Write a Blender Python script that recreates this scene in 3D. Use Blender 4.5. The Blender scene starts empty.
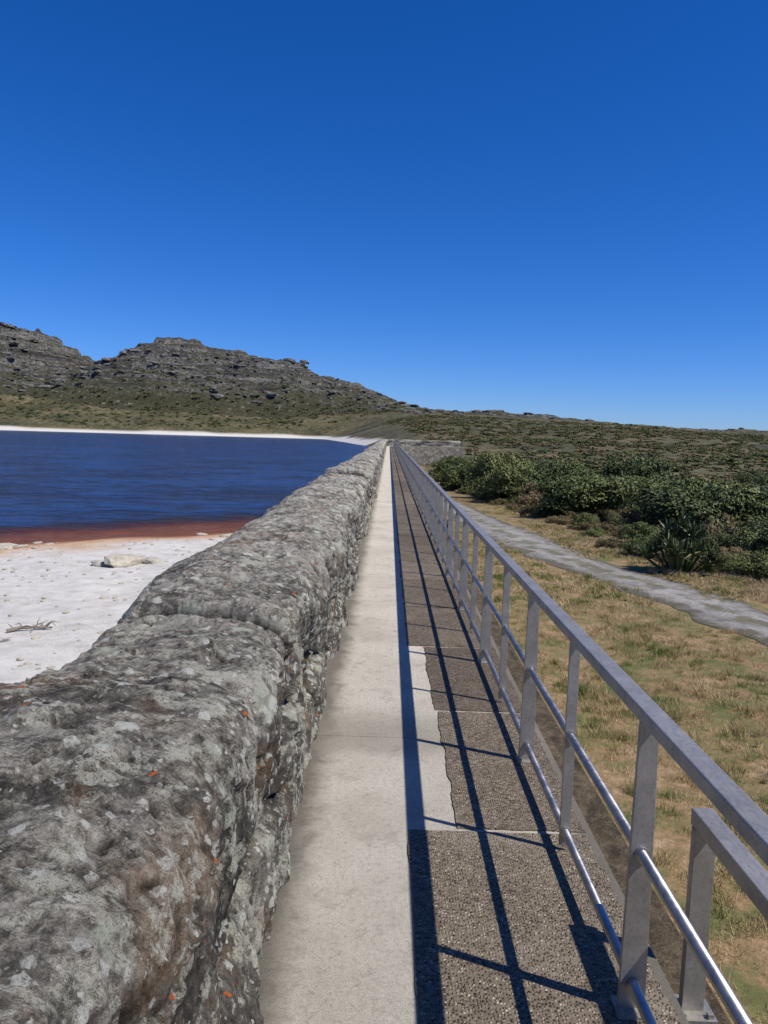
import bpy, math, random
import numpy as np
from mathutils import Vector, Matrix, Euler
random.seed(7); rng=np.random.default_rng(7)
scene=bpy.context.scene
scene.view_settings.view_transform='Standard'
try: scene.view_settings.look='None'
except Exception: pass
scene.view_settings.exposure=0

# ------------------------------------------------------------ noise
def _h(ix,iy,iz,seed):
    n=(ix.astype(np.int64)*374761393+iy.astype(np.int64)*668265263+iz.astype(np.int64)*2147483647+seed*144665)&0xffffffff
    n=((n^(n>>13))*1274126177)&0xffffffff
    n=((n^(n>>16))*2246822519)&0xffffffff
    n=n^(n>>15)
    return (n&0xffffff)/float(0xffffff)*2-1
def vnoise(x,y,z=0,seed=0):
    x,y,z=np.broadcast_arrays(np.asarray(x,float),np.asarray(y,float),np.asarray(z,float))
    ix=np.floor(x);iy=np.floor(y);iz=np.floor(z)
    fx=x-ix;fy=y-iy;fz=z-iz
    fx=fx*fx*fx*(fx*(fx*6-15)+10);fy=fy*fy*fy*(fy*(fy*6-15)+10);fz=fz*fz*fz*(fz*(fz*6-15)+10)
    ix=ix.astype(np.int64);iy=iy.astype(np.int64);iz=iz.astype(np.int64)
    r=0
    for a in (0,1):
        wx=fx if a else 1-fx
        for b in (0,1):
            wy=fy if b else 1-fy
            for c in (0,1):
                wz=fz if c else 1-fz
                r=r+_h(ix+a,iy+b,iz+c,seed)*wx*wy*wz
    return r
def fbm(x,y,z=0,oct=5,seed=0,gain=.5):
    r=0;a=1.;f=1.
    for o in range(oct):
        r=r+a*vnoise(np.asarray(x)*f+o*17.3,np.asarray(y)*f+o*9.1,np.asarray(z)*f+o*3.7,seed+o)
        a*=gain;f*=2.03
    return r
def sst(a,b,x):
    t=np.clip((x-a)/(b-a),0,1);return t*t*(3-2*t)

# ------------------------------------------------------------ mesh helpers
def mesh_np(name,verts,faces,smooth=True):
    me=bpy.data.meshes.new(name)
    verts=np.asarray(verts,dtype=np.float32);faces=np.asarray(faces,dtype=np.int32)
    nf,k=faces.shape
    me.vertices.add(len(verts));me.vertices.foreach_set('co',verts.ravel())
    me.loops.add(nf*k);me.loops.foreach_set('vertex_index',faces.ravel())
    me.polygons.add(nf);me.polygons.foreach_set('loop_start',np.arange(0,nf*k,k,dtype=np.int32))
    me.polygons.foreach_set('loop_total',np.full(nf,k,dtype=np.int32))
    me.polygons.foreach_set('use_smooth',np.full(nf,smooth,dtype=bool))
    me.update(calc_edges=True);me.validate()
    return me
def obj(name,me,mat=None,parent=None):
    o=bpy.data.objects.new(name,me);scene.collection.objects.link(o)
    if mat is not None and me is not None and len(me.materials)==0: me.materials.append(mat)
    if parent: o.parent=parent
    return o
def empty(name):
    o=bpy.data.objects.new(name,None);scene.collection.objects.link(o);o.empty_display_size=.1;return o
def grid_faces(nr,nc):
    i=np.arange(nr-1)[:,None]*nc+np.arange(nc-1)[None,:]
    return np.stack([i,i+1,i+nc+1,i+nc],-1).reshape(-1,4)

# ------------------------------------------------------------ node helper
class M:
    def __init__(s,name):
        s.m=bpy.data.materials.new(name);s.m.use_nodes=True
        s.t=s.m.node_tree;s.n=s.t.nodes;s.l=s.t.links
        s.b=s.n['Principled BSDF'];s.geo=s.n.new('ShaderNodeNewGeometry');s.pos=s.geo.outputs['Position']
        s.b.inputs['Specular IOR Level'].default_value=.3
    def inp(s,sock,v):
        if isinstance(v,bpy.types.NodeSocket): s.l.new(v,sock)
        elif isinstance(v,(tuple,list)):
            sock.default_value=(*v,1) if len(v)==3 and sock.type=='RGBA' else v
        else: sock.default_value=v
    def scale(s,v,sc):
        n=s.n.new('ShaderNodeVectorMath');n.operation='MULTIPLY';s.inp(n.inputs[0],v);n.inputs[1].default_value=sc;return n.outputs[0]
    def noise(s,sc,det=6,rough=.6,vec=None,dist=0):
        n=s.n.new('ShaderNodeTexNoise');n.inputs['Scale'].default_value=sc;n.inputs['Detail'].default_value=det
        n.inputs['Roughness'].default_value=rough;n.inputs['Distortion'].default_value=dist
        s.l.new(vec or s.pos,n.inputs['Vector']);return n.outputs['Fac']
    def vor(s,sc,vec=None,feature='F1',rnd=1):
        n=s.n.new('ShaderNodeTexVoronoi');n.feature=feature;n.inputs['Scale'].default_value=sc
        n.inputs['Randomness'].default_value=rnd
        s.l.new(vec or s.pos,n.inputs['Vector']);return n
    def ramp(s,f,stops):
        n=s.n.new('ShaderNodeValToRGB');e=n.color_ramp.elements
        while len(e)<len(stops): e.new(.5)
        for a,(p,c) in zip(e,stops):
            a.position=p
            if not isinstance(c,(tuple,list)): c=(c,c,c)
            a.color=(*c,1)
        s.l.new(f,n.inputs[0]);return n.outputs[0]
    def math(s,op,a,b=0,c=None,clamp=False):
        n=s.n.new('ShaderNodeMath');n.operation=op;n.use_clamp=clamp
        s.inp(n.inputs[0],a);s.inp(n.inputs[1],b)
        if c is not None: s.inp(n.inputs[2],c)
        return n.outputs[0]
    def mix(s,f,a,b,mode='MIX'):
        n=s.n.new('ShaderNodeMix');n.data_type='RGBA';n.blend_type=mode
        s.inp(n.inputs[0],f);s.inp(n.inputs[6],a);s.inp(n.inputs[7],b);return n.outputs[2]
    def sep(s,v=None):
        n=s.n.new('ShaderNodeSeparateXYZ');s.l.new(v or s.pos,n.inputs[0]);return n.outputs
    def mr(s,v,a,b,c=0,d=1,smooth=True):
        n=s.n.new('ShaderNodeMapRange');n.interpolation_type='SMOOTHSTEP' if smooth else 'LINEAR'
        s.inp(n.inputs[0],v)
        for i,q in enumerate((a,b,c,d)): n.inputs[i+1].default_value=q
        return n.outputs[0]
    def attr(s,name):
        n=s.n.new('ShaderNodeAttribute');n.attribute_name=name;return n
    def bump(s,h,st,dist,prev=None):
        n=s.n.new('ShaderNodeBump');n.inputs['Strength'].default_value=st;n.inputs['Distance'].default_value=dist
        s.l.new(h,n.inputs['Height'])
        if prev is not None: s.l.new(prev,n.inputs['Normal'])
        return n.outputs[0]
    def out(s,col,rough=.9,normal=None,metal=0):
        s.inp(s.b.inputs['Base Color'],col);s.inp(s.b.inputs['Roughness'],rough);s.inp(s.b.inputs['Metallic'],metal)
        if normal is not None: s.l.new(normal,s.b.inputs['Normal'])
        return s.m

# ------------------------------------------------------------ dam alignment (swept path)
_vs=np.arange(0,200,.25)
_hd=np.radians(58)*sst(116,136,_vs)
_px=np.cumsum(np.sin(_hd))*.25;_py=np.cumsum(np.cos(_hd))*.25-.25
def P(u,v):
    v=np.asarray(v,float);u=np.asarray(u,float)
    x=np.where(v<0,0,np.interp(v,_vs,_px));y=np.where(v<0,v,np.interp(v,_vs,_py))
    h=np.where(v<0,0,np.interp(v,_vs,_hd))
    return x+u*np.cos(h),y-u*np.sin(h)
VEND=140
def vsteps(v0,v1,base=2.0):
    r=[v0]
    while r[-1]<v1:
        r.append(r[-1]+(base if r[-1]>105 else 12))
    r[-1]=v1
    return np.array(r)

# ------------------------------------------------------------ terrain height
RX=[-2500,-900,-438,-379,-355,-326,-292,-267,-238,-194,-155,-121,-87,-77,-38,-4,20,50,108,157,177,225,284,370,450,900,2500]
RZ=[80,95,98,95,93,69,54,72,84,87,78,72,67,57,49,37,30,27,25.5,24.5,20,18,16,16,14,20,20]
XBY=[0,114,134,146,160,600];XBX=[-.1,-.1,9,12,4,-14]
def yshore(x): return np.interp(x,[-900,-257,-14,400],[430,509,590,640])+6*vnoise(np.asarray(x)*.02,0,0,3)
def H(x,y,detail=True):
    x=np.asarray(x,float);y=np.asarray(y,float)
    R=np.interp(x,RX,RZ)
    s=(x+13.7)*.643-(y-27.2)*.765+ .8*vnoise(x*.25,y*.25,0,5)
    zs=np.where(s>0,-2.6+.035*s,-2.6+.06*s);zs=np.clip(zs,-6,-1.6)
    zs=zs+.05*fbm(x*.5,y*.5,0,3,11)*sst(0,3,s)
    ys=yshore(x)
    u=(y-ys)/(750-ys)
    foot=np.minimum(.55*R,19)
    zf=np.where(u<0,-2.6+u*40,np.where(u<.08,-2.6+u/.08*4.6,np.where(u<.5,2+(foot-2)*((u-.08)/.42),foot+(R-foot)*np.clip((u-.5)/.5,0,1)**.8)))
    zl=np.maximum(zs,np.maximum(zf,-6))
    zr=np.interp(y,[-50,0,40,85,115,138],[-2,-2,-2.3,-4,-3.6,-1.4])
    q=np.clip((y-150)/600,0,1)
    zr=np.where(y>150,-1.4+(R+1.4)*q**1.15,zr)
    zr=zr+.12*fbm(x*.12,y*.12,0,3,21)*sst(1.5,5,x)*(y<200)+ .05*np.clip(x-9,0,40)*sst(15,30,y)*(1-sst(50,150,y))
    zr=zr+1.6*fbm(x*.02,y*.02,0,4,22)*sst(80,260,y)
    xb=np.interp(y,XBY,XBX)
    w=np.interp(y,[0,125,160,600,740],[.6,.6,4,60,200])
    t=sst(0,1,(x-xb)/(2*w)+.5)
    z=zl*(1-t)+zr*t
    back=sst(760,1150,y)
    z=np.where(y>750,R*(1-.35*back),z)
    if detail:
        k=sst(600,700,y)*(1-sst(40,140,x))
        rug=fbm(x*.018,y*.018,z*.01,6,31,.5)
        z=z+k*rug*6*np.clip(R/80,.3,1)
        zz=z+.06*x+4*vnoise(x*.01,y*.01,0,9)
        st=8.5
        fr=zz/st-np.floor(zz/st)
        ter=(np.floor(zz/st)+sst(.38,.58,fr))*st-.06*x-4*vnoise(x*.01,y*.01,0,9)
        cl=np.clip(.85+.5*vnoise(x*.015,y*.015,0,44),0,1)*sst(25,45,z)
        z=z*(1-k*cl)+ter*k*cl
        z=z+k*1.8*fbm(x*.12,y*.12,0,3,77)
        k2=sst(680,740,y)*(1-k)
        z=z+k2*(1.9*fbm(x*.05,y*.03,0,4,61))
    return z

ang=np.concatenate([np.arange(-41,41,.14),np.arange(41,319,4.0),[319.0]])
rad=[.4]
while rad[-1]<60: rad.append(rad[-1]*1.03)
while rad[-1]<480: rad.append(rad[-1]*1.018)
while rad[-1]<880: rad.append(rad[-1]+2.1)
while rad[-1]<6000: rad.append(rad[-1]*1.06)
rad=np.array(rad)
A,Rr=np.meshgrid(np.radians(ang),rad)
X=Rr*np.sin(A);Y=Rr*np.cos(A)
Z=H(X,Y)
V=np.stack([X,Y,Z],-1).reshape(-1,3)
F=grid_faces(len(rad),len(ang))[:,::-1]
fc=V[F].mean(1)
hill=(fc[:,1]>622+15*vnoise(fc[:,0]*.01,0,0,2))&(fc[:,0]<190)&(fc[:,1]<1500)&(fc[:,0]>-1200)
def zone_attr(me):
    n=len(me.vertices);co=np.empty(n*3,np.float32);me.vertices.foreach_get('co',co);co=co.reshape(-1,3)
    x,y,z=co.T
    sl=(x<np.interp(y,XBY,XBX))
    s=(x+13.7)*.643-(y-27.2)*.765
    sand=np.where(sl&(y<110),1.,0.)
    sand=np.maximum(sand,np.where((x<20)&(y<640)&(y>=300),1-sst(-1.2,.6,z+.8*vnoise(x*.05,y*.05,0,4)),0))
    scrub=np.where(sand>.5,0,sst(0,1,(np.asarray(x)-np.interp(y,[0,20,22,27,46,90,125,150],[16,12,9.5,7.2,6.6,5.5,5,0]))/1.5))
    scrub=np.where(y>138,1,scrub)*(1-sand)
    a=me.color_attributes.new('zone','FLOAT_COLOR','POINT')
    wet=np.where(y<130,1-sst(0,4.5,s+.9*vnoise(x*.5,y*.5,0,5)),0)
    a.data.foreach_set('color',np.stack([sand,scrub,wet,np.ones(n)],-1).astype(np.float32).ravel())
def sub(name,mask,mat):
    f=F[mask];u,inv=np.unique(f.ravel(),return_inverse=True)
    me=mesh_np(name,V[u],inv.reshape(-1,4));zone_attr(me);return obj(name,me,mat)

# ground material
g=M('ground_mat')
z=g.attr('zone');zs=g.sep(z.outputs['Color'])
n1=g.noise(.9,8,.65);n2=g.noise(14,6,.7);n3=g.noise(120,3,.7);n4=g.noise(2.6,7,.7)
grass=g.ramp(g.math('ADD',g.math('MULTIPLY',n1,.45),g.math('MULTIPLY',n4,.55)),[(.42,(.12,.145,.04)),(.48,(.22,.19,.075)),(.54,(.34,.22,.11)),(.63,(.50,.36,.22))])
grass=g.mix(g.mr(n2,.45,.62,0,.5),grass,(.14,.10,.05))
grass=g.mix(g.mr(n3,.4,.7,0,.5),grass,(.09,.07,.035))
m1=g.noise(.035,9,.7);m2=g.noise(.35,6,.75)
scr=g.ramp(g.math('ADD',g.math('MULTIPLY',m1,.45),g.math('MULTIPLY',m2,.55)),[(.40,(.020,.024,.010)),(.47,(.055,.055,.022)),(.54,(.115,.095,.045)),(.64,(.21,.165,.095))])
sn=g.noise(2.2,7,.6)
sand=g.ramp(sn,[(.3,(.47,.445,.40)),(.5,(.60,.575,.52)),(.7,(.68,.655,.60))])
sp=g.vor(9).outputs['Distance']
sand=g.mix(g.mr(sp,.03,.09,.55,0),sand,(.22,.18,.14))
sand=g.mix(g.mr(g.math('MULTIPLY',g.noise(.6,8,.7),g.noise(18,4,.7)),.26,.36,0,.55),sand,(.36,.33,.275))
sand=g.mix(g.mr(zs[2],0,.75,0,.9),sand,g.ramp(sn,[(.3,(.42,.22,.10)),(.7,(.57,.37,.22))]))
sand=g.mix(g.mr(zs[2],.8,1,0,.9),sand,(.14,.035,.012))
c=g.mix(zs[1],grass,scr);c=g.mix(zs[0],c,sand)
b=g.bump(n2,.5,.06);b=g.bump(n3,.5,.015,b)
ground_mat=g.out(c,.95,b)

# hill rock material
h=M('rocky_hill_mat')
pz=h.scale(h.pos,(.015,.015,.2))
st=h.noise(1.0,10,.72,pz,.3)
r1=h.noise(.05,10,.75);r2=h.noise(.45,6,.8)
rock=h.ramp(st,[(.34,(.03,.028,.025)),(.45,(.11,.103,.09)),(.55,(.24,.226,.198)),(.7,(.38,.36,.315))])
rock=h.mix(h.mr(r2,.42,.6,.8,0),rock,(.025,.024,.018))
veg=h.ramp(r2,[(.35,(.02,.025,.010)),(.52,(.06,.058,.025)),(.7,(.12,.10,.052))])
nz=h.sep(h.geo.outputs['True Normal'])[2]
hz=h.sep()[2];hx=h.sep()[0]
slope=h.math('ADD',nz,h.math('MULTIPLY',h.math('SUBTRACT',r1,.5),1.3))
vf=h.mr(slope,.66,.80)
lo=h.mr(hx,-40,60,24,8)
vv_=h.math('ADD',hz,h.math('MULTIPLY',h.math('SUBTRACT',r1,.5),60))
vf2=h.math('SUBTRACT',1,h.math('DIVIDE',h.math('SUBTRACT',vv_,lo),22,clamp=True),clamp=True)
vf=h.math('MAXIMUM',h.math('MULTIPLY',vf,.9),vf2)
spots_=h.mr(h.noise(.22,5,.7),.59,.64)
col=h.mix(vf,rock,veg);col=h.mix(h.math('MULTIPLY',spots_,.7),col,(.27,.255,.22))
hb=h.bump(r2,.8,2.2);hb=h.bump(st,.9,3.5,hb)
hill_mat=h.out(col,.95,hb)
sub('ground',~hill,ground_mat)
sub('rocky_hill',hill,hill_mat)

# ------------------------------------------------------------ boulders
def ico():
    import bmesh
    bm=bmesh.new();bmesh.ops.create_icosphere(bm,subdivisions=2,radius=1)
    v=np.array([w.co[:] for w in bm.verts]);f=np.array([[q.index for q in p.verts] for p in bm.faces]);bm.free();return v,f
IV,IF=ico()
def rock_mass(centers,sizes,flat=.55,box=.5,elong=1.0):
    vs=[];fs=[]
    for i,(c,s) in enumerate(zip(centers,sizes)):
        v=IV.copy()
        m=np.max(np.abs(v),1,keepdims=True);v=v*(1-box)+v/m*box*.8
        v=v*(1+.22*fbm(v[:,0]*1.3+i*7.1,v[:,1]*1.3,v[:,2]*1.3,3,i)[:,None])
        v*=np.array([rng.uniform(.7,1.5)*elong,rng.uniform(.7,1.3),flat*rng.uniform(.6,1.4)])*s
        a=rng.uniform(0,6.28) if elong==1 else rng.uniform(-.5,.5);t=rng.uniform(-.12,.12)
        Rm=np.array(Euler((t,t*.7+(.05 if elong>1 else 0),a)).to_matrix())
        vs.append(v@Rm.T+c);fs.append(IF+i*len(IV))
    return np.concatenate(vs),np.concatenate(fs)
cs=[];ss=[]
while len(cs)<1700:
    x=rng.uniform(-520,60);y=rng.uniform(640,765)
    zz=float(H(x,y))
    R=np.interp(x,RX,RZ)
    if zz<R*.42+rng.uniform(-6,18): continue
    s=rng.uniform(.8,.9+rng.exponential(1.4));s=min(s,4.8)
    cs.append((x,y,zz-s*.05));ss.append(s)
for x0,n,sm in ((-374,16,4.0),(-362,10,3.4),(-95,9,3.2),(-88,7,3)):
    for k in range(n):
        x=x0+rng.normal(0,6);y=746+rng.normal(0,3);zz=float(H(x,y));s=rng.uniform(1.6,sm);cs.append((x,y,zz+rng.uniform(0,sm*.7)));ss.append(s)
for k in range(560):
    x=rng.uniform(10,200) if rng.random()<.6 else rng.uniform(180,440);y=rng.uniform(610,752) if rng.random()<.4 else rng.uniform(738,752);s=rng.uniform(.8,2.9 if x<200 else 2.2);cs.append((x,y,float(H(x,y))+s*.1));ss.append(s)
bv,bf=rock_mass(np.array(cs),ss,.46,.9,1.4)
br=M('boulder_mat');q=br.noise(.5,8,.75,br.scale(br.pos,(1,1,2.5)))
boulder_mat=br.out(br.ramp(q,[(.35,(.035,.033,.029)),(.5,(.14,.132,.116)),(.68,(.31,.292,.26))]),.95,br.bump(q,.8,1.0))
obj('hill_boulders',mesh_np('hill_boulders',bv,bf,False),boulder_mat)

# ------------------------------------------------------------ water
w=M('water_mat')
p=w.sep()
s_=w.math('SUBTRACT',w.math('MULTIPLY',w.math('ADD',p[0],13.7),.643),w.math('MULTIPLY',w.math('SUBTRACT',p[1],27.2),.765))
s_=w.math('ADD',s_,w.math('MULTIPLY',w.math('SUBTRACT',w.noise(.5,4,.6),.5),4))
sh=w.mr(s_,-8,-.2)
wc=w.ramp(sh,[(0,(.003,.014,.055)),(.4,(.012,.010,.022)),(.75,(.085,.016,.008)),(1,(.20,.065,.025))])
wv=w.scale(w.pos,(.45,1.0,1));wn=w.noise(1.1,4,.6,wv,.8);wn2=w.noise(.20,4,.6,wv,.5);wn3=w.noise(3.6,4,.6,wv,.8)
wf=w.math('ADD',w.math('MULTIPLY',wn,.6),w.math('MULTIPLY',wn2,.4))
wc=w.mix(w.math('MULTIPLY',w.mr(wf,.44,.58),w.mr(sh,0,.5,.85,0)),wc,(.010,.062,.22))
wb=w.bump(wn,1,.6);wb=w.bump(wn2,.6,1.2,wb);wb=w.bump(wn3,.8,.12,wb)
w.b.inputs['IOR'].default_value=1.33
w.b.inputs['Specular IOR Level'].default_value=.16
water_mat=w.out(wc,.16,wb)
vv=np.arange(0,VEND-3,4.0);wx,wy=P(-.5,vv)
poly=[(-1500,-60),(-.5,-60)]+list(zip(wx,wy))+[(6,165),(20,300),(20,700),(-1500,700)]
me=bpy.data.meshes.new('water');me.from_pydata([(a,b_,-2.6) for a,b_ in poly],[],[list(range(len(poly)))]);me.update()
obj('water',me,water_mat)

# ------------------------------------------------------------ stone parapet wall
prof=np.array([(-.375,-.05),(-.38,.2),(-.37,.45),(-.35,.66),(-.345,.80),(-.37,.905),(-.43,.975),(-.58,1.005),(-.75,1.015),(-.92,1.01),(-1.04,.985),(-1.13,.91),(-1.15,.72),(-1.15,.3),(-1.17,-.8),(-1.3,-4)])
d=np.r_[0,np.cumsum(np.hypot(*np.diff(prof,axis=0).T))]
tt=np.concatenate([np.linspace(0,d[12],185),np.linspace(d[12],d[-1],26)[1:]])
pu=np.interp(tt,d,prof[:,0]);pz=np.interp(tt,d,prof[:,1])
for _ in range(5):
    pu[1:-1]=(pu[:-2]+2*pu[1:-1]+pu[2:])/4;pz[1:-1]=(pz[:-2]+2*pz[1:-1]+pz[2:])/4
du=np.gradient(pu);dz=np.gradient(pz);ln=np.hypot(du,dz);nu=dz/ln;nz_=-du/ln
rows=[-2.0]
while rows[-1]<.4: rows.append(rows[-1]+.05)
while rows[-1]<VEND: rows.append(rows[-1]+max(.0095,.0065*rows[-1]))
rows=np.array(rows)
VV,UU=np.meshgrid(rows,pu,indexing='ij');ZZ=np.broadcast_to(pz,VV.shape);NU=np.broadcast_to(nu,VV.shape);NZ=np.broadcast_to(nz_,VV.shape)
def hsh(i,a=12.9898,b=43758.5453):
    q=np.sin(i*a)*b;return q-np.floor(q)
J=[-1.5,.1,2.05];rr=random.Random(3)
while J[-1]<VEND+3: J.append(J[-1]+rr.uniform(.8,1.5))
J=np.array(J)
wob=VV+.07*fbm(UU*2.2,ZZ*2,VV*.8,4,101)
idx=np.clip(np.searchsorted(J,wob)-1,0,len(J)-2)
dj=np.minimum(np.abs(wob-J[idx]),np.abs(J[idx+1]-wob))
hr=hsh(idx);hr2=hsh(idx,78.233,12543.12);hr4=hsh(idx,33.7,7773.1)
rel=(wob-J[idx])/(J[idx+1]-J[idx])-.5
seam=.52+.06*vnoise(VV*1.7,UU,0,91)+.06*(hsh(idx,5.5,991.)-.5)
cop=sst(-.02,.02,ZZ-seam)
side=(1-sst(.88,.98,ZZ))
disp=.075*(hr-.5)*cop+.08*(hr2-.5)*rel*cop+.06*(hr4-.5)*cop*side
disp+=cop*(-.075*np.exp(-(dj/.02)**2)-.04*np.exp(-(dj/.09)**2)*(.5+.5*side))
cz=.26+.06*vnoise(VV*1.5,0,0,55)
course=(ZZ>cz).astype(int)
J2=[-3.]
while J2[-1]<VEND+3: J2.append(J2[-1]+rr.uniform(.4,.95))
J2=np.array(J2);w2=VV+.05*fbm(ZZ*4,VV*2,0,3,131)+course*.37
i2=np.clip(np.searchsorted(J2,w2)-1,0,len(J2)-2)
d2=np.minimum(np.abs(w2-J2[i2]),np.abs(J2[i2+1]-w2))
h3=hsh(i2+course*57,45.17,9173.1)
low=1-cop
edge_b=np.exp(-(d2/.07)**2)+np.exp(-((ZZ-cz)/.06)**2)+np.exp(-((ZZ-seam)/.06)**2)
disp+=low*(.10*(h3-.6)-.05*np.exp(-(d2/.022)**2)-.045*np.exp(-((ZZ-cz)/.02)**2)-.025*edge_b)
sg=np.exp(-((ZZ-seam)/.022)**2)*(UU>-.7)
disp-=.065*sg
topk=sst(.93,.99,ZZ)
amp=1-.5*topk
disp+=.035*amp*fbm(UU*2.2,VV*1.6,ZZ*2.2,3,201)+.012*fbm(UU*9,VV*9,ZZ*9,3,211)
def stepn(f,n,sh): 
    q=f*n;return (np.floor(q)+sst(0,sh,q-np.floor(q)))/n
fn=fbm(UU*2.4+.3*vnoise(VV*4,ZZ*4,0,5),VV*1.9,ZZ*3.0,3,221)
disp+=.055*amp*(stepn(fn,3.2,.14)-fn*.35)
fn2=fbm(UU*6,VV*5,ZZ*7,3,225)
disp+=.016*amp*(stepn(fn2,3,.2)-fn2*.4)
rg2=np.abs(fbm(UU*5,VV*3.5,ZZ*5,4,231));disp-=.014*np.exp(-(rg2/.028)**2)
disp+=.003*fbm(UU*40,VV*40,ZZ*40,2,251)
arr=np.exp(-((ZZ-.86)/.10)**2)*(UU>-.6)
disp+=arr*(.06*stepn(fbm(VV*1.3,7.7,0,4,241),4,.3)-.01)
U2=UU+NU*disp;Z2=ZZ+NZ*disp
wx_,wy_=P(U2,VV)
me=mesh_np('stone_parapet_wall',np.stack([wx_,wy_,Z2],-1).reshape(-1,3),grid_faces(len(rows),len(pu)))
tone=np.where(cop>.5,hr4*.6+hr2*.4,h3)
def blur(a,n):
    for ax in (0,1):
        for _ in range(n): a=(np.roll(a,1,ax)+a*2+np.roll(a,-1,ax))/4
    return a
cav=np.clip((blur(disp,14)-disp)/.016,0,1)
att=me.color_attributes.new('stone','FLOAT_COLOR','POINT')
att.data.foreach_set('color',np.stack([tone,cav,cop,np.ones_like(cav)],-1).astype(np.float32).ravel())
s=M('lichen_stone_mat')
sa=s.sep(s.attr('stone').outputs['Color'])
a=s.noise(2.6,12,.68,None,.4);b1=s.noise(28,8,.78);b2=s.noise(150,4,.75);b3=s.noise(9,8,.72,None,.8);b4=s.noise(420,2,.6)
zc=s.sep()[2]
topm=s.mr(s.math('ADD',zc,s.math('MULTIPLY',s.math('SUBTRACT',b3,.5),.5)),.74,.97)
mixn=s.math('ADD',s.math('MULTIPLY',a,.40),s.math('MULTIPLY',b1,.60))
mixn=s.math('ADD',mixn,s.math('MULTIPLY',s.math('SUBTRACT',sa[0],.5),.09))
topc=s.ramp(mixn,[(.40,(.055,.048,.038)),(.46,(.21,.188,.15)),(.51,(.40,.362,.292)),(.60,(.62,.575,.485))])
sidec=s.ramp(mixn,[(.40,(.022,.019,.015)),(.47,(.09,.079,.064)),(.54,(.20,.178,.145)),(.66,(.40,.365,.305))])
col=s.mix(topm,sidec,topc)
col=s.mix(s.mr(s.noise(1.7,6,.6,None,1.),.52,.64,0,.5),col,(.27,.155,.075))
dk=s.mr(s.noise(2.4,11,.78,None,.7),.53,.58)
col=s.mix(s.math('MULTIPLY',dk,.62),col,(.055,.05,.043))
dk=s.mr(s.noise(5.2,10,.78,None,.6),.54,.59)
col=s.mix(s.math('MULTIPLY',dk,.6),col,(.042,.038,.032))
col=s.mix(s.math('MULTIPLY',s.mr(b2,.50,.60,0,.82),s.mr(b3,.40,.62,.25,1)),col,(.025,.023,.02))
pale=s.math('MULTIPLY',s.mr(s.noise(6.5,9,.8,None,.5),.50,.57),s.mr(b2,.36,.50))
col=s.mix(s.math('MULTIPLY',pale,.85),col,(.60,.58,.465))
col=s.mix(s.mr(b4,.55,.68,0,.5),col,(.045,.04,.034))
def spots(col,sc,r,keep,c,soft=.04,wob_=.10,solid=.15):
    nn=s.n.new('ShaderNodeTexNoise');nn.inputs['Scale'].default_value=sc*3;nn.inputs['Detail'].default_value=4
    s.l.new(s.pos,nn.inputs['Vector'])
    va=s.n.new('ShaderNodeVectorMath');va.operation='MULTIPLY_ADD';s.l.new(nn.outputs['Color'],va.inputs[0]);va.inputs[1].default_value=(wob_*2/sc*3,)*3;s.l.new(s.pos,va.inputs[2])
    vo=s.vor(sc,va.outputs[0]);k=s.sep(vo.outputs['Color'])
    rr_=s.math('SUBTRACT',vo.outputs['Distance'],s.math('MULTIPLY',k[1],r*.6))
    f=s.math('MULTIPLY',s.mr(rr_,r*.55-soft,r*.55+soft,1,0),s.math('GREATER_THAN',k[0],keep))
    f=s.math('MULTIPLY',f,s.mr(b2,.36,.52,solid,1))
    return s.mix(f,col,c)
col=spots(col,7,.36,.78,(.47,.49,.38),.05,.13)
col=spots(col,13,.34,.74,(.64,.64,.55),.04,.10,.4)
col=spots(col,26,.36,.76,(.63,.62,.54))
col=spots(col,50,.34,.82,(.62,.61,.54))
col=spots(col,30,.28,.975,(.62,.14,.02),.05,.12,.6)
col=s.mix(s.math('MULTIPLY',sa[1],.88),col,(.018,.015,.012))  # hollows darkened in the colour: painted occlusion shade together with cavity dirt
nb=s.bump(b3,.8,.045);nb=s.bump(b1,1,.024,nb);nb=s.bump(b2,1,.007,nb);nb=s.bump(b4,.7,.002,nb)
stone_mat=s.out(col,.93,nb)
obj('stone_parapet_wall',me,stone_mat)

# ------------------------------------------------------------ swept box helper
def sweep_rect(u0,u1,z0,z1,v0,v1,steps=None):
    vs_=steps if steps is not None else vsteps(v0,v1)
    pts=[(u0,z0),(u0,z1),(u1,z1),(u1,z0)]
    verts=[];n=len(vs_)
    for v in vs_:
        for (u,z_) in pts:
            x,y=P(u,v);verts.append((float(x),float(y),z_))
    faces=[]
    for i in range(n-1):
        for k in range(4):
            a_=i*4+k;b_=i*4+(k+1)%4;faces.append((a_,a_+4,b_+4,b_))
    faces.append((0,1,2,3));e=(n-1)*4;faces.append((e+3,e+2,e+1,e))
    return verts,faces
def join(parts):
    V_=[];F_=[]
    for v,f in parts:
        o=len(V_);V_+=list(v);F_+=[tuple(i+o for i in q) for q in f]
    return V_,F_
def pobj(name,vf,mat,parent=None,bevel=0,smooth=False):
    me=bpy.data.meshes.new(name);me.from_pydata(vf[0],[],vf[1]);me.update()
    o=obj(name,me,mat,parent)
    if bevel:
        m=o.modifiers.new('bev','BEVEL');m.width=bevel;m.segments=2;m.limit_method='ANGLE'
    if smooth: me.polygons.foreach_set('use_smooth',[True]*len(me.polygons))
    return o

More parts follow.
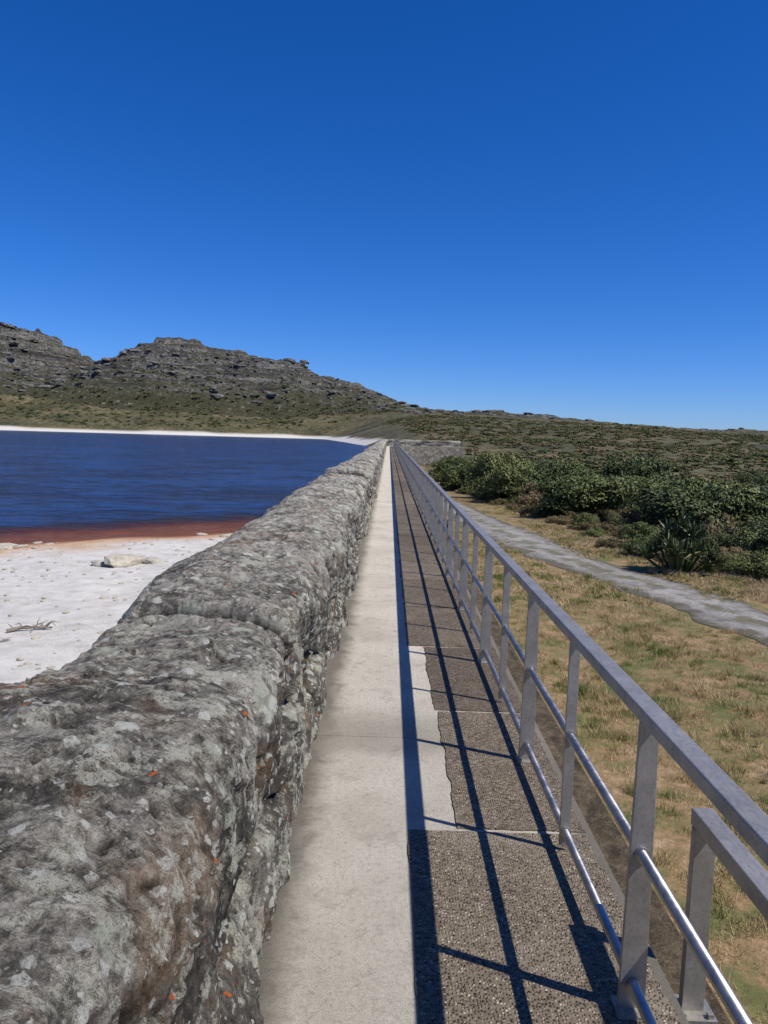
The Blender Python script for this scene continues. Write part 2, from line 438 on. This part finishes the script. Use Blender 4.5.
dm=M('dam_masonry_mat')
br_=dm.vor(1.6,dm.scale(dm.pos,(1,1,1.8)));e_=dm.vor(1.6,dm.scale(dm.pos,(1,1,1.8)),'DISTANCE_TO_EDGE').outputs['Distance']
k_=dm.sep(br_.outputs['Color'])[0]
dc=dm.ramp(dm.math('ADD',dm.math('MULTIPLY',k_,.35),dm.math('MULTIPLY',dm.noise(6,8,.75),.65)),[(.25,(.09,.08,.065)),(.5,(.20,.18,.145)),(.75,(.34,.31,.25))])
dc=dm.mix(dm.mr(dm.noise(1.4,8,.7),.48,.62,0,.6),dc,(.14,.11,.065))
dc=dm.mix(dm.mr(e_,.02,.06,.5,0),dc,(.08,.07,.06))
tn=dm.sep(dm.geo.outputs['True Normal'])[2]
dirt=dm.ramp(dm.math('ADD',dm.math('MULTIPLY',dm.noise(9,8,.75),.6),dm.math('MULTIPLY',dm.noise(90,4,.7),.4)),[(.36,(.03,.024,.015)),(.47,(.085,.065,.038)),(.55,(.16,.12,.07)),(.66,(.27,.22,.15))])
dc=dm.mix(dm.mr(tn,.6,.8),dc,dirt)
dam_mat=dm.out(dc,.95,dm.bump(dm.noise(30,6,.8),.9,.03,dm.bump(dm.mr(e_,0,.08),.5,.05)))
pobj('dam_wall',sweep_rect(-1.05,1.17,-9,-.168,-2,VEND),dam_mat)

# walkway concrete
k=M('concrete_mat')
c1=k.noise(1.3,9,.65);c2=k.noise(45,6,.8);c3=k.noise(260,3,.7);c4=k.noise(5,8,.7,None,.6)
cc=k.ramp(c1,[(.3,(.52,.475,.385)),(.5,(.66,.605,.505)),(.7,(.76,.70,.60))])
cc=k.mix(k.mr(c2,.47,.64,0,.5),cc,(.36,.32,.25))
cc=k.mix(k.mr(c3,.53,.61,0,.72),cc,(.20,.175,.14))
cc=k.mix(k.mr(c4,.53,.66,0,.5),cc,(.36,.32,.255))
cc=k.mix(k.mr(k.noise(14,9,.8,None,1),.56,.64,0,.45),cc,(.22,.195,.155))
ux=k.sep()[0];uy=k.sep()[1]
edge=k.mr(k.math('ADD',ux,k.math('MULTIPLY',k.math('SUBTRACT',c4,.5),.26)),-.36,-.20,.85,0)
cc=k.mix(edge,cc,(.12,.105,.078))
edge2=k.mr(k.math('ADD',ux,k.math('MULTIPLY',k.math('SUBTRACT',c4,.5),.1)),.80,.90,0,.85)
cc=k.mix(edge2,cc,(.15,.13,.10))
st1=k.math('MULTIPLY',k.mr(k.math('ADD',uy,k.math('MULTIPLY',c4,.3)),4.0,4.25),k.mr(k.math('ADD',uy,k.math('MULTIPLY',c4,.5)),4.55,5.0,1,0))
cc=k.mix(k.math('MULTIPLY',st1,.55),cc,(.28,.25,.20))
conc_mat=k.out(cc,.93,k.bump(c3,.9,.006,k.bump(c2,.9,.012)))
walk=[]
js=[-2,.75,4.2];
while js[-1]<VEND-3: js.append(js[-1]+3.55)
js.append(VEND)
for a_,b_ in zip(js[:-1],js[1:]):
    gap=.0025
    st_=np.concatenate([[a_+gap],np.arange(math.ceil(a_/1.5)*1.5+.1,b_-gap-.1,1.5),[b_-gap]]) 
    walk.append(sweep_rect(-.46,.94,-.158,0,a_,b_,st_))
pobj('concrete_walkway',join(walk),conc_mat,bevel=.004)

# exposed aggregate slabs
ag=M('exposed_aggregate_mat')
v1=ag.vor(95);kc=ag.sep(v1.outputs['Color'])
sid=ag.attr('tone').outputs['Fac']
peb=ag.ramp(kc[0],[(0,(.045,.034,.024)),(.35,(.13,.097,.066)),(.65,(.23,.18,.125)),(.88,(.38,.31,.225)),(1,(.58,.505,.395))])
peb=ag.mix(ag.mr(v1.outputs['Distance'],.35,.6,0,.85),peb,(.17,.14,.10))
g1=ag.noise(1.8,7,.65);peb=ag.mix(ag.mr(g1,.46,.70,0,.6),peb,(.31,.26,.195))
peb=ag.mix(ag.mr(ag.noise(7,7,.7),.54,.70,0,.6),peb,(.06,.05,.04))
peb=ag.mix(1,peb,ag.ramp(sid,[(0,(.62,.60,.58)),(1,(1.0,1.0,1.0))]),'MULTIPLY')
agg_mat=ag.out(peb,.8,ag.bump(ag.mr(v1.outputs['Distance'],.1,.6,1,0),.9,.007))
tones=[]
def slab(u0,u1,v0,v1):
    nv=max(3,int((v1-v0)/.03)) if v0<12 else 3
    L=[];R_=[];c0=[];c1_=[]
    for i in range(nv+1):
        v=v0+(v1-v0)*i/nv
        jl=(float(.007*fbm(v*5,u0*9,0,4,77,.75))) if v0<12 else 0
        L.append((u0+jl,v));R_.append((u1+(rng.normal(0,.003) if v0<12 else 0),v))
    ne=14 if v0<12 else 0
    for i in range(1,ne):
        u=u0+(u1-u0)*i/ne;c1_.append((u,v1+.004*float(vnoise(u*20,v1,0,3))));c0.append((u,v0+.004*float(vnoise(u*20,v0,0,4))))
    out=L+c1_+R_[::-1]+c0[::-1]
    n=len(out);verts=[];zt=.005+rng.uniform(0,.004)
    for z_ in (zt,-.01):
        for u,v in out:
            x,y=P(u,v);verts.append((float(x),float(y),z_))
    faces=[tuple(range(n))[::-1]]+[(i,(i+1)%n,(i+1)%n+n,i+n) for i in range(n)]
    tones.extend([rng.random()]*len(verts))
    return verts,faces
SR=.905
sl=[slab(.128,SR,-1.5,.2),slab(.13,SR,.212,1.66),slab(.137,SR,1.68,3.17),
    slab(.352,SR,3.20,4.62),slab(.335,SR,4.65,6.08)]
v=6.11
while v<VEND-2:
    sl.append(slab(.205+rng.uniform(-.012,.012),SR,v,v+1.41));v+=1.435
o=pobj('aggregate_paving_slabs',join(sl),agg_mat)
at=o.data.attributes.new('tone','FLOAT','POINT');at.data.foreach_set('value',np.array(tones,np.float32))

# ------------------------------------------------------------ railing
mt=M('brushed_metal_mat')
sx=mt.scale(mt.pos,(30,3,3));q1=mt.noise(6,6,.7,sx);q2=mt.noise(9,5,.7);q3=mt.noise(90,4,.7)
mc=mt.ramp(q2,[(.3,(.33,.31,.275)),(.7,(.48,.45,.405))])
mc=mt.mix(mt.mr(q3,.50,.68,0,.55),mc,(.22,.20,.165))
metal_mat=mt.out(mc,mt.mr(q1,.3,.7,.42,.62),mt.bump(q1,.15,.001),.7)
tb=M('tube_steel_mat');q2=tb.noise(12,5,.7)
tube_mat=tb.out(tb.ramp(q2,[(.3,(.36,.35,.33)),(.7,(.52,.505,.48))]),tb.mr(q2,.3,.7,.27,.45),None,.9)
def tube(u,z_,r,v0,v1,seg=12):
    vs_=vsteps(v0,v1);verts=[];n=len(vs_)
    for v in vs_:
        for k in range(seg):
            a_=2*math.pi*k/seg;x,y=P(u+r*math.cos(a_),v);verts.append((float(x),float(y),z_+r*math.sin(a_)))
    faces=[(i*seg+k,(i+1)*seg+k,(i+1)*seg+(k+1)%seg,i*seg+(k+1)%seg) for i in range(n-1) for k in range(seg)]
    faces.append(tuple(range(seg)));faces.append(tuple((n-1)*seg+k for k in range(seg))[::-1])
    return verts,faces
def post(u,v,z0,z1,wb,wt,th):
    verts=[]
    for z_,w_ in ((z0,wb),(z1,wt)):
        for a_,b_ in ((-1,-1),(1,-1),(1,1),(-1,1)):
            x,y=P(u+a_*w_/2,v+b_*th/2);verts.append((float(x),float(y),z_))
    return verts,[(0,3,2,1),(4,5,6,7)]+[(i,(i+1)%4,(i+1)%4+4,i+4) for i in range(4)]
def collar(u,v,z_,r,l):
    return tube(u,z_,r,v-l/2,v+l/2,14)
rail=empty('metal_railing')
UR=.778
pobj('top_rail',sweep_rect(UR-.030,UR+.030,.90,.942,-1.6,VEND),metal_mat,rail,.004)
pobj('mid_rail',tube(UR,.50,.0165,-1.6,VEND),tube_mat,rail,smooth=True)
pobj('bottom_rail',tube(UR,.09,.0165,-1.6,VEND),tube_mat,rail,smooth=True)
wide=[];thin=[];cols=[];feet=[]
SPC=.886
v=2.154-4*SPC;i=0
while v<VEND-1:
    if i%2==0:
        wide.append(post(UR,v,.012,.898,.082,.056,.014))
        feet.append(post(UR,v,0.0,.014,.10,.10,.09))
        for a_ in(-.036,.036): feet.append(post(UR+a_,v-.032,.012,.026,.016,.016,.016))
    else: thin.append(post(UR,v,.03,.898,.044,.044,.012))
    for z_ in (.5,.09): cols.append(collar(UR,v,z_,.023,.03))
    v+=SPC;i+=1
pobj('wide_posts',join(wide),metal_mat,rail,.002)
pobj('thin_posts',join(thin),metal_mat,rail,.002)
pobj('post_feet',join(feet),metal_mat,rail)
pobj('rail_collars',join(cols),tube_mat,rail,smooth=False)
rail2=empty('metal_railing')
U3=1.055
PV=(2.37,1.1,-.17,-1.44)
pobj('top_rail',sweep_rect(U3-.034,U3+.034,.47,.525,-1.6,2.40),metal_mat,rail2,.004)
pobj('posts',join([post(U3,vv_,-.16,.469,.074,.07,.03) for vv_ in PV]),metal_mat,rail2,.002)
pobj('post_feet',join([post(U3,vv_,-.17,-.152,.13,.13,.12) for vv_ in PV]+[post(U3+a_,vv_-.045,-.154,-.135,.018,.018,.018) for vv_ in PV for a_ in (-.045,.045)]),metal_mat,rail2)

# ------------------------------------------------------------ gravel road
RY=np.array([2,8,16.4,21.5,26.3,35.2,50,80,112]);RXX=np.array([11.5,9.9,8.2,7.05,5.6,4.5,3.9,3.7,3.7])
ty=np.concatenate([np.arange(3,40,.2),np.arange(40,112,1.)]);tx=np.interp(ty,RY,RXX)
kk=np.ones(21)/21;txs=np.convolve(np.pad(tx,10,'edge'),kk,'valid')
dx=np.gradient(txs,ty);nx=1/np.hypot(1,dx);ny=-dx/np.hypot(1,dx)
cols_=np.linspace(-1,1,15);hw=1.15
hwv=hw*(1+.2*fbm(ty*.9,0,0,4,301));hwv2=hw*(1+.2*fbm(ty*.9,9,0,4,302))
off=np.where(cols_[None,:]<0,cols_[None,:]*hwv[:,None],cols_[None,:]*hwv2[:,None])
rx=txs[:,None]+off*nx[:,None];ry=ty[:,None]+off*ny[:,None]
rz=H(rx,ry,False)+.035-.035*np.abs(cols_[None,:])**4+.012
rd=M('gravel_road_mat')
t1=rd.noise(1.0,9,.72);t2=rd.noise(30,6,.8);t3=rd.noise(110,3,.7);t4=rd.noise(5,8,.75)
rc=rd.ramp(rd.math('ADD',rd.math('MULTIPLY',t1,.6),rd.math('MULTIPLY',t4,.4)),[(.38,(.10,.093,.08)),(.48,(.25,.235,.21)),(.60,(.45,.425,.385))])
rc=rd.mix(rd.mr(t2,.47,.58,0,.7),rc,(.095,.088,.075));rc=rd.mix(rd.mr(t3,.55,.65,0,.5),rc,(.54,.51,.465))
gr=rd.attr('cross');gm=rd.math('ADD',rd.math('ABSOLUTE',gr.outputs['Fac']),rd.math('MULTIPLY',rd.math('SUBTRACT',t1,.5),2.6))
rc=rd.mix(rd.mr(gm,.0,.25,.65,0),rc,(.12,.105,.05))
rc=rd.mix(rd.mr(gm,.62,.9,0,.85),rc,(.085,.075,.045))
road_mat=rd.out(rc,.95,rd.bump(t2,.7,.03))
me=mesh_np('gravel_road',np.stack([rx,ry,rz],-1).reshape(-1,3),grid_faces(len(ty),15)[:,::-1])
at=me.attributes.new('cross','FLOAT','POINT');at.data.foreach_set('value',np.tile(cols_,len(ty)).astype(np.float32))
obj('gravel_road',me,road_mat)
def road_x(y): return np.interp(y,ty,txs)

# ------------------------------------------------------------ grass patches
def leaf_mat(name,stops,rough=.7,wscale=.8,wamt=.5,objr=True):
    l=M(name)
    ri=l.geo.outputs['Random Per Island'];oi=l.n.new('ShaderNodeObjectInfo').outputs['Random']
    nn=l.noise(wscale,5,.65)
    f=l.math('ADD',l.math('MULTIPLY',ri,.4),l.math('MULTIPLY',l.math('SUBTRACT',nn,.3),wamt*2))
    if objr: f=l.math('ADD',f,l.math('MULTIPLY',oi,.45))
    return l.out(l.ramp(l.math('MULTIPLY',f,.9,clamp=True),stops),rough)
grass_mat=leaf_mat('grass_mat',[(.22,(.10,.15,.032)),(.42,(.20,.22,.065)),(.56,(.38,.29,.135)),(.88,(.60,.46,.27))],.8,1.1,1.25,False)
def grass_patch(n,hmin,hmax,wd,size,ncl=34):
    k=n
    x=rng.uniform(0,size,k);y=rng.uniform(0,size,k)
    dn=vnoise(x*4,y*4,0,401+n)+.6*vnoise(x*11,y*11,0,402)
    keep=dn+rng.uniform(-.35,.35,k)>-.05
    x=x[keep];y=y[keep];dn=dn[keep]
    hh=rng.uniform(hmin,hmax,len(x))*(.8+.7*np.clip(dn,0,1))
    cx=rng.uniform(.1,size-.1,ncl);cy=rng.uniform(.1,size-.1,ncl);ci=rng.integers(0,ncl,ncl*55)
    cr=rng.uniform(.02,.08,ncl);ch=rng.uniform(.06,.17,ncl)
    x=np.r_[x,cx[ci]+rng.normal(size=len(ci))*cr[ci]];y=np.r_[y,cy[ci]+rng.normal(size=len(ci))*cr[ci]]
    hh=np.r_[hh,ch[ci]*rng.uniform(.6,1.1,len(ci))];k=len(x)
    a=rng.uniform(0,6.28,k);ln_=rng.uniform(.2,1.1,k)*hh;la=rng.uniform(0,6.28,k)
    z0=np.zeros(k)-.01
    p0=np.stack([x-np.cos(a)*wd,y-np.sin(a)*wd,z0],-1);p1=np.stack([x+np.cos(a)*wd,y+np.sin(a)*wd,z0],-1)
    p2=np.stack([x+np.cos(la)*ln_,y+np.sin(la)*ln_,hh],-1)
    vs_=np.stack([p0,p1,p2],1).reshape(-1,3);return mesh_np('grass_patch',vs_,np.arange(3*k).reshape(-1,3),False)
gp=[grass_patch(6800+i*10,.02,.07,.0035,2.0) for i in range(4)]
gp2=[grass_patch(3400+i*10,.03,.09,.007,2.0,22) for i in range(3)]
for m_ in gp+gp2: m_.materials.append(grass_mat)
gpar=empty('dry_grass')
for ix in range(0,10):
    for iy in range(0,34):
        x0=1.3+ix*1.7+random.uniform(-.15,.15);y0=2+iy*1.7+random.uniform(-.15,.15)
        xc=x0+.85;yc=y0+.85
        if abs(xc-road_x(yc))<1.35: continue
        if xc>road_x(yc)+5: continue
        me=random.choice(gp if y0<16 else gp2)
        o=obj('grass_patch',me,None,gpar)
        zc_=float(H(xc,yc))
        z00=float(H(xc-.8,yc));z10=float(H(xc+.8,yc));z01=float(H(xc,yc-.8));z11=float(H(xc,yc+.8))
        rot=random.uniform(0,6.28)
        o.rotation_euler=(math.atan2(z11-z01,1.6),-math.atan2(z10-z00,1.6),rot)
        c_,s__=math.cos(rot),math.sin(rot)
        o.location=(xc-(c_-s__),yc-(s__+c_),zc_)
def leaf_cloud(name,n,rx_,ry_,rz_,lsize,lumps,mat,seed,asp=.5):
    r=np.random.default_rng(seed)
    lc=[];lr=[]
    for i in range(lumps):
        a_=r.uniform(0,6.28);e=r.uniform(0,1)**.5
        lc.append((math.cos(a_)*e*rx_*.75,math.sin(a_)*e*ry_*.75,rz_*r.uniform(.2,.85)*(1-.35*e)));lr.append(r.uniform(.16,.38)*min(rx_,rz_*1.2))
    lc=np.array(lc);lr=np.array(lr)
    k=r.integers(0,lumps,n)
    dv=r.normal(size=(n,3));dv/=np.linalg.norm(dv,axis=1,keepdims=True)
    dv[:,2]=np.where(dv[:,2]<-.3,-dv[:,2],dv[:,2])
    rad_=lr[k]*r.uniform(.45,1.2,n)
    c=lc[k]+dv*rad_[:,None]*np.array([1,1,.85]);c[:,2]=np.clip(c[:,2],.02,None)
    nrm=dv*.8+r.normal(size=(n,3))*.45+np.array([0,0,.4]);nrm/=np.linalg.norm(nrm,axis=1,keepdims=True)
    t=np.cross(nrm,r.normal(size=(n,3)));t/=np.linalg.norm(t,axis=1,keepdims=True)+1e-9;bt=np.cross(nrm,t)
    sz=lsize*r.uniform(.6,1.4,n)[:,None]
    vs_=np.stack([c-t*sz,c+bt*sz*asp,c+t*sz,c-bt*sz*asp],1).reshape(-1,3)
    me=mesh_np(name,vs_,np.arange(4*n).reshape(-1,4),False);me.materials.append(mat);return me
green=leaf_mat('shrub_leaf_green_mat',[(.12,(.028,.042,.012)),(.38,(.07,.093,.026)),(.62,(.13,.155,.042)),(.92,(.25,.235,.085))],.6,.25,.4)
olive=leaf_mat('shrub_leaf_olive_mat',[(.12,(.05,.048,.018)),(.38,(.11,.095,.038)),(.62,(.19,.15,.066)),(.92,(.31,.205,.12))],.7,.25,.4)
protos=[leaf_cloud('shrub_a',7500,1.3,1.3,1.7,.05,22,green,1),leaf_cloud('shrub_b',7500,1.5,1.3,1.3,.045,26,green,2),
        leaf_cloud('shrub_c',5500,1.0,1.0,1.1,.04,16,olive,3),leaf_cloud('shrub_d',6000,1.4,1.2,.9,.04,22,olive,4),
        leaf_cloud('shrub_e',9000,1.5,1.4,2.1,.055,34,green,8)]
lowp=[leaf_cloud('shrub_far_a',420,1.2,1.1,1.0,.16,8,green,5,.7),leaf_cloud('shrub_far_b',380,1.3,1.2,.8,.16,8,olive,6,.7)]
sp_=empty('fynbos_shrubs')
AL=(8.95,23.2)
def put(me,x,y,s,sz=None,par=sp_,name='shrub'):
    if math.hypot(x-AL[0],y-AL[1])<1.3 or (abs(x/y-AL[0]/AL[1])<.045 and y<AL[1]): return None
    o=obj(name,me,None,par);o.location=(x,y,float(H(x,y))-.05);o.rotation_euler=(0,0,random.uniform(0,6.28));sz=sz or s
    o.scale=(s*random.uniform(.85,1.15),s*random.uniform(.85,1.15),sz);return o
lim=lambda y:np.interp(y,[20,22,27,46,90,125],[12.5,10.6,8.3,7.4,6.0,6])
cnt=0
while cnt<560:
    y=22+52*random.random()**1.2;x=float(lim(y))+random.random()**1.2*(6+y*.85)
    if x>y*.62+6: continue
    front=(x-float(lim(y)))<3
    me=random.choices(protos[:4],[1,2,5,7] if front else [3,3,5,6])[0]
    s=random.uniform(.3,.75) if front else random.uniform(.5,1.25)
    put(me,x,y,s,s*random.uniform(.65,1.25));cnt+=1
for k_i in range(80):
    y=random.uniform(36,100);x=float(lim(y))+.5+random.uniform(0,9);f=sst(34,60,y)
    s=1.1+.5*f+random.uniform(-.2,.3);put(random.choice([protos[0],protos[4],protos[4],protos[2]]),x,y,s,s*random.uniform(.9,1.25))
for (x,y,s) in ((12.5,32,1.5),(13.8,33,1.75),(15,32.5,1.45),(16.4,34,1.5),(12.9,35,1.6),(20,38,1.5),(22,39,1.6),(24,40,1.5),(18.6,37,1.3)):
    put(protos[4],x,y,s*.9,s*.85)
for (x,y,s) in ((1.9,17,.35),(1.8,19,.45),(2.0,21.5,.5),(2.1,25,.6),(2.0,30,.7),(2.2,36,.8),(2.3,44,.9),(2.5,52,1.0),(2.2,60,1.),(2.4,70,1.2)):
    put(random.choice(protos[:4]),x,y,s*.7,s*.9)
cnt=0
while cnt<4300:
    y=70+460*random.random()**1.25;x=(-.02+random.random()*.62)*y
    if y<150 and x<float(lim(min(y,125)))+ (11 if y>108 else 0): continue
    if y>150 and x<14*(1-(y-150)/300): continue
    if float(vnoise(x*.02,y*.012,0,71))+random.uniform(-.6,.6)<-.35: continue
    me=random.choices(lowp,[2,4])[0]
    put(me,x,y,random.uniform(.5,1.3)*(1+y/600),random.uniform(.35,.85)*(1+y/900));cnt+=1
cnt=0
while cnt<1100:
    x=random.uniform(-420,60);y=random.uniform(545,700)
    if y<float(np.interp(x,[-900,-257,-14,400],[430,509,590,640]))+25: continue
    put(random.choice(lowp),x,y,random.uniform(1.0,2.4),random.uniform(.8,2.0));cnt+=1

# ------------------------------------------------------------ aloe plant
al=M('aloe_leaf_mat');aq=al.geo.outputs['Random Per Island']
aloe_mat=al.out(al.ramp(aq,[(0,(.03,.055,.022)),(.7,(.08,.115,.045)),(1,(.19,.19,.08))]),.4)
def aloe(seed):
    r=random.Random(seed);vs_=[];fs=[]
    for hd in range(26):
        a=r.uniform(0,6.28);e=r.random()**.6
        c=Vector((math.cos(a)*e*1.0,math.sin(a)*e*.8,.25+ (1-e*e)*.8+r.uniform(-.15,.15)))
        for lf in range(24):
            az=lf*2.399+r.uniform(-.2,.2);el=math.radians(r.uniform(0,80));L=r.uniform(.34,.60);wd=.038
            dirv=Vector((math.cos(az)*math.cos(el),math.sin(az)*math.cos(el),math.sin(el)));sd=Vector((-math.sin(az),math.cos(az),0))
            b0=len(vs_)
            for i in range(5):
                t=i/4;pnt=c+dirv*L*t+Vector((0,0,-.25*L*t*t*(1-el/1.6)));w_=wd*(1-t)**.7+.001
                vs_.append(tuple(pnt-sd*w_+Vector((0,0,w_*.4))));vs_.append(tuple(pnt+Vector((0,0,-w_*.3))));vs_.append(tuple(pnt+sd*w_+Vector((0,0,w_*.4))))
            for i in range(4):
                o_=b0+i*3;fs+= [(o_,o_+1,o_+4,o_+3),(o_+1,o_+2,o_+5,o_+4)]
        b0=len(vs_)
        for z_,rr_ in ((0,.05),(1,.035)):
            for k in range(6):
                an=k*math.pi/3;q_=Vector((c.x*(.4+.6*z_),c.y*(.4+.6*z_),c.z*z_));vs_.append((q_.x+rr_*math.cos(an),q_.y+rr_*math.sin(an),q_.z))
        for k in range(6): fs.append((b0+k,b0+(k+1)%6,b0+6+(k+1)%6,b0+6+k))
    return vs_,fs
o=pobj('aloe_plant',aloe(4),aloe_mat);o.location=(AL[0],AL[1],float(H(*AL))-.05);o.scale=(1.05,1.05,1.2)

# ------------------------------------------------------------ sand debris
pr=M('pale_rock_mat');q=pr.noise(6,8,.7)
pale_mat=pr.out(pr.ramp(q,[(.3,(.26,.22,.165)),(.5,(.42,.38,.305)),(.7,(.56,.52,.445))]),.95,pr.bump(q,.7,.05))
def rocks(name,lst,mat):
    c=np.array([(x,y,float(H(x,y))+s_*.12) for x,y,s_ in lst]);v_,f_=rock_mass(c,[q_[2] for q_ in lst],.35,.35);return obj(name,mesh_np(name,v_,f_,False),mat)
rocks('beach_boulder',[(-7.75,22.8,.62),(-7.1,23.1,.4),(-8.4,22.5,.35)],pale_mat)
rocks('shore_stones',[(-13.2+rng.normal(0,.8),26.3+rng.normal(0,.6),rng.uniform(.08,.3)) for _ in range(18)]+[(-6.0+rng.normal(0,.6),30.5+rng.normal(0,1),rng.uniform(.08,.22)) for _ in range(18)],pale_mat)
peb=[]
for _ in range(460):
    y=rng.uniform(9,30);x=-1.5-rng.uniform(.0,.55)*y
    if (x+13.7)*.643-(y-27.2)*.765<.5: continue
    peb.append((x,y,rng.uniform(.02,.08)))
rocks('beach_pebbles',peb,pale_mat)
dwm=M('driftwood_mat');q=dwm.noise(20,6,.7,dwm.scale(dwm.pos,(1,4,4)))
dw_mat=dwm.out(dwm.ramp(q,[(.3,(.10,.08,.06)),(.7,(.32,.28,.23))]),.9)
def limb(pts,r0,r1,seg=7):
    pts=[Vector(p_) for p_ in pts];vs_=[];fs=[]
    for i,p_ in enumerate(pts):
        t=(pts[min(i+1,len(pts)-1)]-pts[max(i-1,0)]).normalized();a=t.cross(Vector((0,0,1))).normalized();b_=t.cross(a)
        r_=r0+(r1-r0)*i/(len(pts)-1)
        for k in range(seg): an=6.2832*k/seg;vs_.append(tuple(p_+a*r_*math.cos(an)+b_*r_*math.sin(an)))
    for i in range(len(pts)-1):
        for k in range(seg): fs.append((i*seg+k,i*seg+(k+1)%seg,(i+1)*seg+(k+1)%seg,(i+1)*seg+k))
    fs.append(tuple(range(seg)));fs.append(tuple((len(pts)-1)*seg+k for k in range(seg))[::-1]);return vs_,fs
rD=random.Random(5);parts=[limb([(-.5,0,.04),(-.2,.05,.08),(.1,.02,.07),(.5,-.08,.05)],.05,.025)]
for k_i in range(11):
    x0=rD.uniform(-.4,.4);a=rD.uniform(0,6.28);L=rD.uniform(.2,.5)
    parts.append(limb([(x0,0,.06),(x0+math.cos(a)*L*.5,math.sin(a)*L*.5,.12+rD.uniform(0,.08)),(x0+math.cos(a)*L,math.sin(a)*L,rD.uniform(.02,.2))],.018,.005,5))
for n_,(x,y,s_,r_) in enumerate(((-6.5,13.8,.75,.5),(-6.5,12.8,.3,1.3))):
    o=pobj('driftwood_branch',join(parts),dw_mat);o.location=(x,y,float(H(x,y)));o.scale=(s_,)*3;o.rotation_euler=(0,0,r_)

# ------------------------------------------------------------ light, sky
sd=Vector((.66,-.29,1)).normalized()
el=math.asin(sd.z);az=math.atan2(sd.x,sd.y)
sun=bpy.data.lights.new('sun','SUN');sun.energy=5.0;sun.angle=math.radians(.53);sun.color=(1,.95,.865)
so=bpy.data.objects.new('sun',sun);scene.collection.objects.link(so);so.rotation_euler=sd.to_track_quat('Z','Y').to_euler()
W=bpy.data.worlds.new('World');scene.world=W;W.use_nodes=True
nt=W.node_tree;bg=nt.nodes['Background'];sk=nt.nodes.new('ShaderNodeTexSky');sk.sky_type='NISHITA';sk.sun_disc=False
sk.sun_elevation=el;sk.sun_rotation=az;sk.altitude=900;sk.air_density=.95;sk.dust_density=.25;sk.ozone_density=2.8
mx=nt.nodes.new('ShaderNodeMix');mx.data_type='RGBA';mx.blend_type='MULTIPLY';mx.inputs[0].default_value=1;mx.inputs[7].default_value=(.66,.90,1.50,1)
hs=nt.nodes.new('ShaderNodeHueSaturation');hs.inputs['Saturation'].default_value=1.13
nt.links.new(sk.outputs[0],mx.inputs[6]);nt.links.new(mx.outputs[2],hs.inputs['Color']);nt.links.new(hs.outputs[0],bg.inputs['Color']);bg.inputs['Strength'].default_value=.083

# ------------------------------------------------------------ camera
cam=bpy.data.cameras.new('camera');co=bpy.data.objects.new('camera',cam);scene.collection.objects.link(co)
cam.sensor_fit='VERTICAL';cam.sensor_height=36;cam.lens=27.0;cam.clip_start=.05;cam.clip_end=12000
co.location=(0,0,1.7)
Rm=Matrix.Rotation(math.radians(.2),4,'Z')@Matrix.Rotation(math.radians(90-5.72),4,'X')@Matrix.Rotation(math.radians(1.72),4,'Z')
co.rotation_euler=Rm.to_euler()
scene.camera=co
